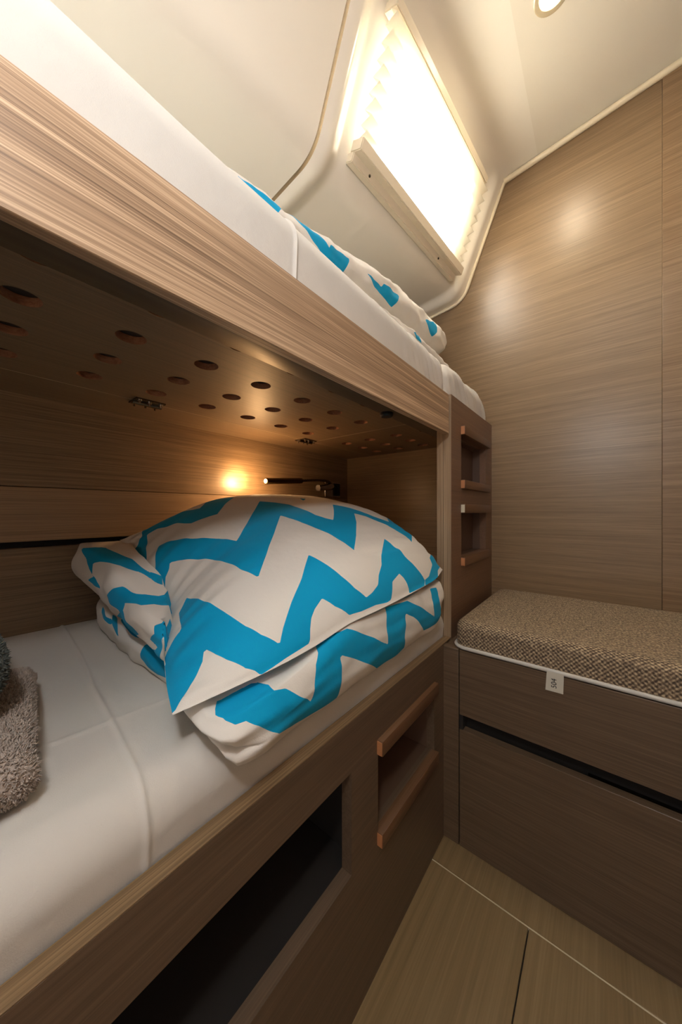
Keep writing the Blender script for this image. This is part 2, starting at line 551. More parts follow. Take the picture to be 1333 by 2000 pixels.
# panels behind the lower bunk
wb = struct(obj('wall_bunk', box(XA, XW, YB + 0.03, YB + 0.045, -0.45, 0.26, 0), M['dark']))
obj('panel', box(XA, XW, YB, YB + 0.016, 0.0512, ZU + 0.004, 0.0008), M['wood_back'], wb)
o = obj('panel', box(XA, XW, YB - 0.0015, YB + 0.016, -0.0602, 0.0500, 0.001), wood('veneer_back_light', lin(118, 98, 76), lin(142, 118, 92), lin(160, 134, 106), 'X', across=200, along=2.4, rough=0.45, seed=27, tone=1.05), wb)
obj('panel', box(XA, XW, YB + 0.012, YB + 0.03, -0.45, -0.074, 0.001), M['wood_back'], wb)

# rest of the shell, behind the camera and to the right
struct(obj('wall_right', box(XA, XW, YR - 0.02, YR, ZF, 1.2, 0), M['wood_x']))
(v, f), mi = plate(rect(YR, 0.96, ZF, 1.2), [rect(-0.45, 0.15, ZF + 0.04, 1.0)], 'X', XA - 0.02, XA)
struct(obj('wall_aft', (v, f), M['wood_y']))

# ------------------------------------------------------------------ upper bunk
ub = thing('upper_bunk', 'upper bunk frame with wide streaked veneer front rail and perforated board underneath', 'bunk', (0.3, 0.6, 0.19))
obj('front_rail', box(-1.0, 0.7768, YF, YF + 0.0135, 0.1886, 0.2845, 0.0012), M['wood_rail'], ub)
obj('support_beam', box(-1.0, 1.16, YF + 0.0145, 0.365, 0.206, 0.262, 0.003, 2), M['beam'], ub)
HR = 0.0185
rows = [0.404 + 0.0982 * k for k in range(4)]
colsA = [-0.594 + 0.1083 * i for i in range(13)]
ha = [circle(x, y, HR) for x in colsA for y in rows]
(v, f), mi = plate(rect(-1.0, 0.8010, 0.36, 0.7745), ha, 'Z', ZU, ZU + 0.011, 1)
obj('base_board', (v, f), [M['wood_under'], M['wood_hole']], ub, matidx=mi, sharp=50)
hb = [circle(x, y, HR) for x in (0.897, 0.993, 1.09) for y in rows]
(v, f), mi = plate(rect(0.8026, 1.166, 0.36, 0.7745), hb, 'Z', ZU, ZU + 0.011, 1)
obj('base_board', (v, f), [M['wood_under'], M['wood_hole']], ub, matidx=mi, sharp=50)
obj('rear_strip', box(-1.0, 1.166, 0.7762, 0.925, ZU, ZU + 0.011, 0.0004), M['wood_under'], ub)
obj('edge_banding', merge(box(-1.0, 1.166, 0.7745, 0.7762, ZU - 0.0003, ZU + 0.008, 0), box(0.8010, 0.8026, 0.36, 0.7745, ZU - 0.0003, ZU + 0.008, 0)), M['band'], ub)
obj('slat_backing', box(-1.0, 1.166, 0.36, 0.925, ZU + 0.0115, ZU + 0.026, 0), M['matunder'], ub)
obj('bumper', tube([(0.588, 0.352, 0.207), (0.588, 0.352, 0.201), (0.588, 0.352, 0.198)], [0.014, 0.014, 0.011], 16), M['black'], ub)
for hx in (0.255, 0.742):
    h = obj('hinge', join(*[
        (lambda b: ([tuple(p.co) for p in b.verts], [tuple(q.index for q in fc.verts) for fc in b.faces]))(bb)
        for bb in (box(hx, hx + 0.058, 0.7515, 0.7725, ZU - 0.003, ZU, 0), box(hx, hx + 0.058, 0.778, 0.797, ZU - 0.003, ZU, 0))],
        tube([(hx, 0.7752, ZU - 0.004), (hx + 0.058, 0.7752, ZU - 0.004)], 0.0045, 10)), M['steel'], ub)
    for sx, sy in ((0.008, 0.757), (0.029, 0.7625), (0.050, 0.757), (0.008, 0.789), (0.029, 0.785), (0.050, 0.789)):
        x, y = hx + sx, sy
        obj('screw', join(tube([(x, y, ZU), (x, y, ZU - 0.0055)], 0.0042, 10), tube([(x, y, ZU - 0.0055), (x, y, ZU - 0.010)], 0.0022, 8)), M['chrome'], h)

# ------------------------------------------------------------------ ladder bulkhead at the foot of the bunks
XP = 0.7932
la = thing('bunk_ladder', 'narrow veneered ladder bulkhead with two square foot holes beside the seat', 'ladder', (0.98, 0.30, -0.3335))
nich = [(0.866, 1.098, 0.0825, 0.2025), (0.866, 1.098, -0.1225, -0.0045)]
(v, f), mi = plate(rect(XP, XW - 0.0008, -0.3335, 0.2895), [rect(*n) for n in nich], 'Y', YF, YF + 0.0190)
obj('ladder_panel', (v, f), M['wood_lad'], la)
# plywood edges facing aft
obj('post_edge', box(XP - 0.0012, XP, YF, YF + 0.0190, -0.3335, 0.2895, 0.0004), M['wood_v'], la)
obj('inner_panel', box(XP, XW - 0.0008, YF + 0.0196, YF + 0.0365, -0.3335, 0.203, 0.0004), M['wood_lad'], la)
obj('inner_edge', box(XP - 0.0012, XP, YF + 0.0196, YF + 0.0365, -0.3335, 0.203, 0.0004), M['wood_v'], la)
def niche_box(x0, x1, z0, z1, y0, y1, parent):
    t = 0.004
    bm = merge(box(x0 - t, x0, y0, y1, z0 - t, z1 + t, 0), box(x1, x1 + t, y0, y1, z0 - t, z1 + t, 0),
               box(x0, x1, y0, y1, z0 - t, z0, 0), box(x0, x1, y0, y1, z1, z1 + t, 0), box(x0 - t, x1 + t, y1, y1 + t, z0 - t, z1 + t, 0))
    return obj('niche_lining', bm, M['niche'], parent)
def step_lip(x0, x1, z0, z1, parent, pale=False):
    o = obj('step_lip', box(x0 + 0.001, x1, YF - 0.0105, YF + 0.008, z0, z1, 0.0022, 2), M['wood_step'], parent)
    obj('end_grain', box(x0, x0 + 0.0012, YF - 0.0095, YF + 0.004, z0 + 0.0015, z1 - 0.0015, 0.0004), M['wood_end'] if not pale else M['caulk'], o)
    return o
# the linings run back through the inner panel, so cut it the same way
bpy.data.objects.remove(bpy.data.objects['inner_panel'])
(v, f), mi = plate(rect(XP, XW - 0.0008, -0.3335, 0.203), [rect(n[0] - 0.005, n[1] + 0.005, n[2] - 0.005, min(n[3] + 0.005, 0.1995)) for n in nich], 'Y', YF + 0.0196, YF + 0.0365)
obj('inner_panel', (v, f), M['wood_lad'], la)
for k, (x0, x1, z0, z1) in enumerate(nich):
    niche_box(x0, x1, z0, min(z1, 0.195), YF + 0.0195, YF + 0.041, la)
    step_lip(x0 - 0.0015, 1.118, z1 - 0.0005, z1 + 0.0232, la, pale=(k == 1))
    step_lip(x0 - 0.0015, 1.118, z0 - 0.023, z0 + 0.0005, la)

# ------------------------------------------------------------------ lower bunk
lb = thing('lower_bunk', 'lower bunk base with veneer front panel, long locker opening and one foot hole', 'bunk', (0.1, 0.6, ZF))
lo_n = (0.456, 0.688, -0.532, -0.4035)
opening = rect(-0.62, 0.3830, -0.5427, -0.3888)
(v, f), mi = plate(rect(-1.0, XS - 0.0006, ZF, ZR), [opening, rect(*lo_n)], 'Y', YF, YF + 0.0185)
obj('front_panel', (v, f), M['wood_front'], lb)
obj('rail_edge', box(-1.0, XS + 0.05, YF + 0.0003, YF + 0.0185, ZR, ZR + 0.0016, 0.0004), M['wood_ply'], lb)
obj('base_board', box(-1.0, 1.165, YF + 0.02, 0.919, -0.350, -0.334, 0), M['wood_front'], lb)
niche_box(*lo_n, YF + 0.0185, YF + 0.11, lb)
step_lip(lo_n[0] - 0.003, 0.6905, lo_n[3] - 0.001, lo_n[3] + 0.0245, lb)
step_lip(lo_n[0] - 0.003, 0.6905, lo_n[2] - 0.0235, lo_n[2] + 0.0005, lb)
# locker behind the long opening
t = 0.006
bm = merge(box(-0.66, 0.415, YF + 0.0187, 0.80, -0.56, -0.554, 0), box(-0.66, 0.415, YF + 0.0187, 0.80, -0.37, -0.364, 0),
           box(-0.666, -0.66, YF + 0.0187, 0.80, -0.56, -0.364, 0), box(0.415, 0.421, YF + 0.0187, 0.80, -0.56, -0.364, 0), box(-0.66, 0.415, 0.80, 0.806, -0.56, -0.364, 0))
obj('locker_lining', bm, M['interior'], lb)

# ------------------------------------------------------------------ seat base with two fronts
sb = thing('seat_cabinet', 'low veneered seat cabinet with a flap front and finger slot below the tweed cushion', 'cabinet', (0.95, -0.15, ZF))
obj('corner_post', box(XS, XS + 0.02, 0.2555, YF + 0.0185, ZF, -0.3165, 0.0008), M['wood_fronty'], sb)
obj('upper_front', box(XS, XS + 0.019, YR + 0.003, 0.2535, -0.4640, -0.3165, 0.001), M['wood_fronty'], sb)
obj('lower_front', box(XS, XS + 0.019, YR + 0.003, 0.2535, ZF, -0.4968, 0.001), M['wood_fronty'], sb)
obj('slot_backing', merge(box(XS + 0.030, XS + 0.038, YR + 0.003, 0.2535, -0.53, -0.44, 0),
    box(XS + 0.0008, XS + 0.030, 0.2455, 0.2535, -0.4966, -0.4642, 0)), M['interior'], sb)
obj('slot_trim', box(XS + 0.021, XS + 0.027, -0.35, 0.02, -0.4985, -0.4960, 0), M['steel'], sb)
obj('seat_top', box(XS + 0.0205, XW - 0.003, YR + 0.003, YF - 0.0005, -0.3335, -0.3165, 0.0008), M['wood_fronty'], sb)

# ------------------------------------------------------------------ seat cushion
cu = thing('seat_cushion', 'long brown tweed seat cushion with pale piping and a paper tag', 'cushion', (0.95, -0.15, -0.3165))
bm = box(XS + 0.004, XW - 0.005, YR + 0.02, YF - 0.022, -0.3120, -0.252, 0)
top_e = [e for e in bm.edges if all(v.co.z > -0.26 for v in e.verts)]
vert_e = [e for e in bm.edges if abs(e.verts[0].co.z - e.verts[1].co.z) > 0.01]
bmesh.ops.bevel(bm, geom=vert_e, offset=0.03, segments=6, affect='EDGES', profile=0.5)
top_e = [e for e in bm.edges if all(v.co.z > -0.253 for v in e.verts) and len(e.link_faces) == 2 and e.calc_face_angle(0) > 1.0]
bmesh.ops.bevel(bm, geom=top_e, offset=0.018, segments=5, affect='EDGES', profile=0.5)
bmesh.ops.subdivide_edges(bm, edges=[e for e in bm.edges if e.calc_length() > 0.1], cuts=8, use_grid_fill=True)
obj('cover', bm, M['weave'], cu, sharp=50)
def rrect(x0, x1, y0, y1, r, n=6):
    out = []
    for cx, cy, a in ((x1 - r, y1 - r, 0), (x0 + r, y1 - r, 90), (x0 + r, y0 + r, 180), (x1 - r, y0 + r, 270)):
        for i in range(n + 1):
            b = R(a + 90 * i / n); out.append((cx + r * math.cos(b), cy + r * math.sin(b)))
    return out
pr = rrect(XS + 0.002, XW - 0.004, YR + 0.018, YF - 0.020, 0.03)
pr.append(pr[0])
obj('piping', tube([(p[0], p[1], -0.3108) for p in pr], 0.0042, 8, cap=False), M['piping'], cu, sharp=70)
tg = obj('paper_tag', ([(XS - 0.0022, 0.0835, -0.311), (XS - 0.0022, 0.0560, -0.311), (XS - 0.0030, 0.0570, -0.3475), (XS - 0.0030, 0.0858, -0.3480),
                     (XS - 0.0016, 0.0835, -0.311), (XS - 0.0016, 0.0560, -0.311), (XS - 0.0022, 0.0570, -0.3475), (XS - 0.0022, 0.0858, -0.3480)],
         [(0, 1, 2, 3), (7, 6, 5, 4), (0, 4, 5, 1), (1, 5, 6, 2), (2, 6, 7, 3), (3, 7, 4, 0)]), M['tagm'], cu)
fc = bpy.data.curves.new('lettering', 'FONT')
fc.body = '504'; fc.size = 0.0125; fc.align_x = 'CENTER'; fc.align_y = 'CENTER'; fc.extrude = 0.0001
fc.materials.append(M['ink'])
lt = bpy.data.objects.new('lettering', fc); C.objects.link(lt); lt.parent = tg
fr = FR[tg.name]
lt.location = (XS - 0.0030 - fr.x, 0.0715 - fr.y, -0.3315 - fr.z)
# text lies on a face looking aft (-X) and reads upwards
from mathutils import Matrix
MT = Matrix.Translation(lt.location) @ Matrix(((0, 0, -1), (0, 1, 0), (1, 0, 0))).to_4x4()
bpy.context.view_layer.update()
tm = bpy.data.meshes.new_from_object(lt.evaluated_get(bpy.context.evaluated_depsgraph_get()))
bpy.data.objects.remove(lt)
tm.transform(MT)
lt = link('lettering', tm, tg)
if not tm.materials: tm.materials.append(M['ink'])

# ------------------------------------------------------------------ mattresses
def mattress(name, label, x0, x1, y0, y1, z0, zt, rad, creases, wr, loc):
    """rounded-edge mattress under a sheet; creases: (kind, pos, amp, width, lo, hi)"""
    path = []
    nside, narc, ntop = 10, 16, 170
    for i in range(nside): path.append((y0 + 0.004 * (1 - i / nside), z0 + (zt - rad - z0) * i / nside, 0))
    for i in range(narc):
        a = R(90) * i / (narc - 1); path.append((y0 + rad * (1 - math.cos(a)), zt - rad * (1 - math.sin(a)), 1))
    for i in range(1, ntop + 1): path.append((y0 + rad + (y1 - y0 - rad) * i / ntop, zt, 2))
    XS_ = [x0 + (-0.02 - x0) * i / 40 for i in range(40)] + [-0.02 + 0.36 * i / 220 for i in range(220)] + [0.34 + (x1 - 0.34) * i / 199 for i in range(200)]
    nx = len(XS_)
    v = []
    for (y, z, k) in path:
        for i in range(nx):
            x = XS_[i]
            o = wr(x, y, z)
            for (kind, fn, amp, w, lo, hi) in creases:
                if kind == 'x':
                    if lo <= y <= hi or z < zt - 0.002: o += amp * math.exp(-((x - fn(y)) / w) ** 2) * sstep(lo - 0.03, lo, y)
                else:
                    if k == 2: o += amp * math.exp(-((y - fn(x)) / w) ** 2) * sstep(lo, lo + 0.02, x) * (1 - sstep(hi - 0.02, hi, x))
            yy, zz = y, z
            if k == 0: yy -= o
            elif k == 1:
                a = math.atan2(z - (zt - rad), (y0 + rad) - y); yy -= o * math.cos(a); zz += o * math.sin(a)
            else: zz += o
            # round the forward end down
            e = sstep(x1 - 0.05, x1, x)
            zz -= 0.035 * e * e * (1 if z > z0 + 0.01 else 0)
            v.append((x, yy, zz))
    nv = len(path)
    f = [(j * nx + i, j * nx + i + 1, (j + 1) * nx + i + 1, (j + 1) * nx + i) for j in range(nv - 1) for i in range(nx - 1)]
    b = len(v)
    for i in range(nx):
        x = XS_[i]; v.append((x, y1, z0))
    t0 = (nv - 1) * nx
    f += [(t0 + i, t0 + i + 1, b + i + 1, b + i) for i in range(nx - 1)]
    f += [(i, b + i, b + i + 1, i + 1) for i in range(nx - 1)]
    f.append(tuple([j * nx for j in range(nv)] + [b]))
    f.append(tuple([j * nx + nx - 1 for j in range(nv)][::-1] + [b + nx - 1]))
    return tag(obj(name, (v, f), M['sheet'], loc=loc, sharp=60), label, 'mattress')

def wr_low(x, y, z):
    return 0.0012 * fnoise(x * 7, y * 3, 1) + 0.0022 * fnoise(x * 1.5 + y * 4, y * 9, 4)
mattress('bunk_mattress', 'white sheeted mattress of the lower bunk with crossing fold creases', -0.98, 1.16, 0.3095, 0.9050, -0.333, -0.2455, 0.042,
         [('x', lambda y: 0.112 + 0.03 * math.sin((y - 0.30) * 3.0) * (1 if y < 0.55 else 1) + 0.06 * max(0, y - 0.55), 0.0022, 0.0028, 0.30, 0.91),
          ('y', lambda x: 0.449 - 0.10 * (x - 0.1), 0.0020, 0.0030, -0.05, 0.24)], wr_low, (0.1, 0.6, -0.333))
def wr_up(x, y, z):
    g = sstep(0.50, 0.72, x)
    return 0.002 * fnoise(x * 5, y * 5, 2) + g * (0.0085 * fnoise(x * 34 + z * 22, z * 6, 7) + 0.0055 * fnoise(x * 70 + z * 40, z * 8, 3) + 0.0035 * math.sin((x + 0.5 * z + 0.02 * fnoise(x * 9, z * 9, 5)) * 210) * (0.4 + fnoise(x * 12, 3.0, 1.0)) * (1 if y < 0.36 else 0.3)) - 0.012 * math.exp(-((x - 0.80) / 0.014) ** 2) * (1 if y < 0.36 else 0)
mattress('bunk_mattress', 'white sheeted mattress of the upper bunk, gathered towards its far end', -0.98, 1.150, 0.3045, 0.9000, 0.2660, 0.392, 0.048,
         [('x', lambda y: 0.286 + 0.02 * (y - 0.30), 0.0030, 0.0026, 0.27, 0.42)], wr_up, (0.1, 0.6, 0.266))

# ------------------------------------------------------------------ printed bedding
def sdf(P, polys):
    """signed distance (positive inside) of 2-D points P to a set of polygons"""
    best = np.full(len(P), -1e9)
    for poly in polys:
        Q = np.array(poly, float)
        d2 = np.full(len(P), 1e9); ins = np.zeros(len(P), bool)
        n = len(Q)
        for i in range(n):
            a, b = Q[i], Q[(i + 1) % n]
            ab = b - a
            L2 = max((ab ** 2).sum(), 1e-12)
            t = np.clip(((P - a) @ ab) / L2, 0, 1)
            d2 = np.minimum(d2, ((P - a - t[:, None] * ab) ** 2).sum(1))
            c = (a[1] > P[:, 1]) != (b[1] > P[:, 1])
            with np.errstate(divide='ignore', invalid='ignore'):
                xi = a[0] + (P[:, 1] - a[1]) * ab[0] / ab[1]
            ins ^= c & (P[:, 0] < xi)
        s = np.sqrt(d2) * np.where(ins, 1, -1)
        best = np.maximum(best, s)
    return best

def set_print(o, pu, pv, val):
    me = o.data
    for nm, arr in (('pu', pu), ('pv', pv), ('print', val)):
        a = me.attributes.new(nm, 'FLOAT', 'POINT')
        a.data.foreach_set('value', np.asarray(arr, np.float32))

def zigzag(u, v, period, amp, width, off=0.0):
    """signed field of horizontal zigzag bands: > 0 inside the turquoise bands"""
    tri = np.abs(((u / period) % 1.0) - 0.5) * 2
    w = (v + off - amp * tri) / width
    fr_ = np.abs((w % 1.0) - 0.5) * 2
    return (0.5 - fr_) * width * 0.5

#PRINTS
PILLOW_PRINT = [
    [(0.0763, 0.9645), (0.1249, 0.9111), (0.1647, 0.9053), (0.1845, 0.8565), (0.221, 0.7553), (0.2788, 0.8078), (0.3223, 0.801), (0.34, 0.7579), (0.3542, 0.709), (0.2871, 0.6702), (0.2269, 0.6224), (0.1879, 0.6422), (0.147, 0.6722), (0.1255, 0.7491), (0.0804, 0.8295), (0.0468, 0.8435), (0.0202, 0.7706), (0.0063, 0.7226), (0, 0.6746), (0, 0.7877), (0, 0.8506), (0.0123, 0.8411), (0.0358, 0.873)],
    [(0.0433, 0.7196), (0.0895, 0.6404), (0.1119, 0.5931), (0.136, 0.5558), (0.1682, 0.4946), (0.1951, 0.4092), (0.2306, 0.4421), (0.2763, 0.4879), (0.3266, 0.5293), (0.3914, 0.5842), (0.4385, 0.5381), (0.4692, 0.4927), (0.4692, 0.4084), (0.4757, 0.3276), (0.5002, 0.2927), (0.524, 0.2753), (0.6616, 0.4285), (0.7052, 0.3583), (0.7368, 0.3023), (0.7655, 0.271), (0.8045, 0.2485), (0.8334, 0.2349), (0.8889, 0.2898), (0.8988, 0.2364), (0.9117, 0.1954), (0.9097, 0.1565), (0.8418, 0.115), (0.8357, 0.1437), (0.8031, 0.1711), (0.7814, 0.2049), (0.746, 0.2288), (0.7131, 0.2703), (0.668, 0.3013), (0.6186, 0.2388), (0.5582, 0.1804), (0.4975, 0.1298), (0.4752, 0.1695), (0.4523, 0.2108), (0.4236, 0.248), (0.3971, 0.2944), (0.3752, 0.3531), (0.3652, 0.4065), (0.3152, 0.3397), (0.2771, 0.2876), (0.2479, 0.2474), (0.2219, 0.2126), (0.1987, 0.1865), (0.1697, 0.251), (0.1413, 0.3351), (0.1191, 0.4146), (0.0881, 0.4941), (0.0599, 0.5578), (0.0415, 0.5901), (0.0329, 0.5714), (0.0197, 0.5632), (0.01, 0.5302), (0.0058, 0.4964), (0.0025, 0.465), (0.001, 0.5614), (0.0095, 0.5842), (0.0103, 0.6359), (0.0196, 0.6674)],
    [(0.0406, 0.358), (0.0707, 0.2718), (0.0939, 0.2091), (0.1141, 0.1498), (0.1374, 0.0899), (0.1589, 0.0526), (0.1892, 0.0213), (0.2058, 0.0424), (0.2226, 0.0596), (0.2445, 0.0806), (0.2673, 0.0981), (0.292, 0.1164), (0.3115, 0.1345), (0.3432, 0.1622), (0.3553, 0.144), (0.3779, 0.1087), (0.3993, 0.0722), (0.4241, 0.0396), (0.4541, 0.0185), (0.4814, 0.0222), (0.5156, 0.0303), (0.5369, 0.0482), (0.5762, 0.0692), (0.5945, 0.089), (0.6751, 0.1403), (0.6971, 0.1087), (0.7179, 0.0716), (0.7503, 0.039), (0.7875, 0.0057), (0.8275, 0.0084), (0.8943, 0.029), (0.8984, 0.0474), (0.9473, 0.06), (0.9547, 0.0947), (0.9395, 0.1068), (0.9492, 0.0947), (0.9555, 0.0533), (0.9698, 0.0447), (0.995, 0.0132), (0.9234, 0.0082), (0.9276, 0), (0.8693, 0), (0.7922, 0), (0.6703, 0.001), (0.664, 0.0144), (0.6547, 0.0252), (0.6394, 0.0353), (0.5877, 0.0258), (0.5752, 0.0126), (0.5611, 0.0033), (0.5398, 0.0027), (0.4838, 0.005), (0.4259, 0.0048), (0.3839, 0.0064), (0.3463, 0.0273), (0.3188, 0.0523), (0.2911, 0.0428), (0.2755, 0.0323), (0.2656, 0.0175), (0.2599, 0.0044), (0.2274, 0.0038), (0.1973, 0.0031), (0.1695, 0.0014), (0.1434, 0), (0.1176, 0.0144), (0.0912, 0.0459), (0.0767, 0.071), (0.0621, 0.1082), (0.0554, 0.0768), (0.0417, 0.0586), (0.0302, 0.0463), (0.02, 0.0289), (0.0094, 0.0155), (0, 0.0007), (0, 0.0046), (0, 0.0524), (0, 0.1073), (0.0004, 0.1564), (0, 0.2102), (0.0176, 0.2193), (0.0344, 0.2187), (0.0241, 0.2998), (0.021, 0.3388), (0.0303, 0.3454)],
    [(0.5927, 0.5673), (0.6264, 0.5598), (0.5794, 0.5272)]]
DUVET_PRINT = [
    [(0.8518, 0.6346), (0.8499, 0.6481), (0.855, 0.6536), (0.8382, 0.6602), (0.821, 0.6757), (0.804, 0.6934), (0.7723, 0.7005), (0.756, 0.7198), (0.7398, 0.701), (0.7568, 0.6956), (0.7722, 0.6874), (0.7859, 0.6661), (0.7958, 0.652), (0.8122, 0.615), (0.8213, 0.5816), (0.8189, 0.5007), (0.8264, 0.5503), (0.8418, 0.5953)],
    [(0.8259, 0.4491), (0.8161, 0.5013), (0.8116, 0.4717), (0.8022, 0.4382), (0.8156, 0.4235)],
    [(0.7802, 0.4716), (0.7693, 0.5617), (0.7587, 0.6182), (0.7474, 0.6257), (0.7364, 0.6656), (0.7287, 0.6893), (0.7461, 0.7514), (0.7309, 0.7354), (0.7139, 0.6805), (0.7242, 0.654), (0.7333, 0.6163), (0.7516, 0.5179), (0.7517, 0.4554), (0.7427, 0.4527), (0.7309, 0.4285), (0.7254, 0.3743), (0.7498, 0.2077), (0.7656, 0.2119), (0.7916, 0.2055), (0.7558, 0.4231), (0.7758, 0.4233)],
    [(0.7013, 0.602), (0.6973, 0.643), (0.7179, 0.712), (0.7023, 0.7282), (0.6897, 0.7074), (0.6792, 0.6894), (0.6704, 0.6746), (0.6839, 0.6475), (0.6871, 0.6138), (0.689, 0.4562), (0.7058, 0.4385), (0.6969, 0.555)],
    [(0.7336, 0.1531), (0.7351, 0.2023), (0.695, 0.4116), (0.6838, 0.5884), (0.6836, 0.6266), (0.6864, 0.1386), (0.6945, 0.1093), (0.7072, 0.0704), (0.7225, 0.0738), (0.7335, 0.0977)],
    [(0.8091, 0.2036), (0.7968, 0.2028), (0.784, 0.1759), (0.7706, 0.149), (0.7878, 0.1419), (0.8001, 0.1634)],
    [(0.8419, 0.1909), (0.8357, 0.1437), (0.8062, 0.142), (0.7976, 0.1591), (0.8043, 0.1792), (0.8155, 0.1684)],
    [(0.6305, 0.6487), (0.6281, 0.6625), (0.6225, 0.6788), (0.6172, 0.6868), (0.6117, 0.6888), (0.6012, 0.6681), (0.5923, 0.5953), (0.5849, 0.4418), (0.5754, 0.2397), (0.5735, 0.4051), (0.5693, 0.5793), (0.5626, 0.6738), (0.5489, 0.6595), (0.5372, 0.6368), (0.5372, 0.6361), (0.5252, 0.5327), (0.5109, 0.4317), (0.492, 0.2638), (0.4929, 0.4115), (0.4906, 0.5369), (0.4863, 0.645), (0.4709, 0.637), (0.4532, 0.6273), (0.4337, 0.4844), (0.4024, 0.2345), (0.4056, 0.3929), (0.403, 0.6329), (0.3903, 0.6121), (0.3916, 0.4113), (0.3904, 0.3635), (0.384, 0.2563), (0.3838, 0.1422), (0.3951, 0.0905), (0.4208, 0.1057), (0.4353, 0.26), (0.4484, 0.4027), (0.4618, 0.5066), (0.4626, 0.3479), (0.4652, 0.2228), (0.4591, 0.0474), (0.4682, 0.0042), (0, 0), (0.4983, 0.004), (0.5189, 0.2012), (0.534, 0.3394), (0.549, 0.4671), (0.5483, 0.3708), (0.5486, 0.1928), (0.5477, 0.0094), (0.5595, 0.031), (0.5699, 0.0454), (0.5798, 0.0714), (0.5906, 0.1351), (0.6004, 0.207), (0.6038, 0.291), (0.6092, 0.4466), (0.6139, 0.5693), (0.6165, 0.569), (0.6215, 0.6386), (0.6257, 0.6497), (0.6304, 0.6485)]]
#ENDPRINTS

# --- lower pillow: Coons patch over four edge curves with a stuffed bulge
NS, NT = 200, 170
front = spline([(.143,.33,-.201),(.164,.322,-.197),(.186,.313,-.192),(.234,.302,-.186),(.31,.295,-.178),(.377,.29,-.166),(.444,.285,-.162),(.515,.285,-.160),(.62,.287,-.156),(.70,.291,-.152),(.768,.302,-.142)], NS)
left = spline([(.143,.33,-.201),(.166,.4,-.199),(.185,.45,-.19),(.212,.5,-.18),(.234,.55,-.17),(.241,.58,-.162),(.252,.68,-.117),(.259,.78,-.084),(.258,.865,-.065)], NT)
right = spline([(.768,.302,-.142),(.785,.40,-.120),(.80,.52,-.09),(.80,.66,-.07),(.78,.80,-.05)], NT)
back = spline([(.258,.865,-.065),(.40,.872,-.05),(.55,.865,-.04),(.68,.85,-.045),(.78,.80,-.05)], NS)
SS = np.linspace(0, 1, NS)[None, :, None]; TT = np.linspace(0, 1, NT)[:, None, None]
base = (1 - TT) * front[None] + TT * back[None] + (1 - SS) * left[:, None] + SS * right[:, None] \
    - ((1 - SS) * (1 - TT) * front[0] + SS * (1 - TT) * front[-1] + (1 - SS) * TT * back[0] + SS * TT * back[-1])
S2, T2 = SS[..., 0] + 0 * TT[..., 0], TT[..., 0] + 0 * SS[..., 0]
def side_prof(x, pl, ql, pr_, qr):
    d = 2 * x - 1
    return np.where(d < 0, np.clip(1 - np.abs(d) ** pl, 0, 1) ** ql, np.clip(1 - np.abs(d) ** pr_, 0, 1) ** qr)
bulge = side_prof(S2, 2.3, 0.75, 5.0, 0.5) * side_prof(T2, 2.6, 0.70, 2.6, 0.6)
H = 0.128
top = base.copy(); top[..., 2] += H * bulge
# the stuffing pushes the sides outwards a little
top[..., 1] -= 0.012 * bulge * (1 - T2) ** 2 * 2
bot = base.copy(); bot[..., 2] -= 0.012 * bulge ** 0.8
wr = np.zeros((NT, NS))
for j in range(NT):
    for i in range(NS):
        s, t = i / (NS - 1), j / (NT - 1)
        edge = min(s, t * 0.9, (1 - s), (1 - t))
        k = math.exp(-edge * 7)
        l = fnoise(t * 24 + s * 3, s * 4, 3) * math.exp(-s * 7) * 1.1           # gathers running in from the left seam
        r_ = fnoise(t * 26, s * 6, 8) * math.exp(-(1 - s) * 8)
        fr_ = fnoise(s * 9 + t * 16, t * 40, 5) * math.exp(-abs(t - 0.10) * 16) * sstep(0.35, 0.6, s) * 0.9
        wr[j, i] = 0.0060 * (l + r_ + fr_) * sstep(0, 0.03, edge) + 0.003 * fnoise(s * 5, t * 5, 1) * sstep(0, 0.1, edge)
top[..., 2] += wr
top[..., 0] += wr * 0.5 * np.where(S2 < 0.5, -1, 1)
nP = NS * NT
v = [tuple(p) for p in top.reshape(-1, 3)] + [tuple(p) for p in bot.reshape(-1, 3)]
f = []
for j in range(NT - 1):
    for i in range(NS - 1):
        a = j * NS + i
        f.append((a, a + 1, a + NS + 1, a + NS)); f.append((nP + a, nP + a + NS, nP + a + NS + 1, nP + a + 1))
ring = [i for i in range(NS)] + [j * NS + NS - 1 for j in range(1, NT)] + [(NT - 1) * NS + i for i in range(NS - 2, -1, -1)] + [j * NS for j in range(NT - 2, 0, -1)]
for k in range(len(ring)):
    a, b = ring[k], ring[(k + 1) % len(ring)]
    f.append((a, nP + a, nP + b, b))
PU = np.r_[S2.ravel(), S2.ravel()]; PV = np.r_[T2.ravel(), T2.ravel()]
pil = obj('pillow', (v, f), M['chev'], loc=(0.5, 0.58, -0.18), sharp=75)
tag(pil, 'plump zigzag pillow lying on the folded duvet of the lower bunk', 'pillow')
UV = np.c_[PU, PV]
val = sdf(UV, PILLOW_PRINT) if PILLOW_PRINT else zigzag(PU * 0.62, PV * 0.58, 0.26, 0.16, 0.2)
set_print(pil, PU, PV, val)

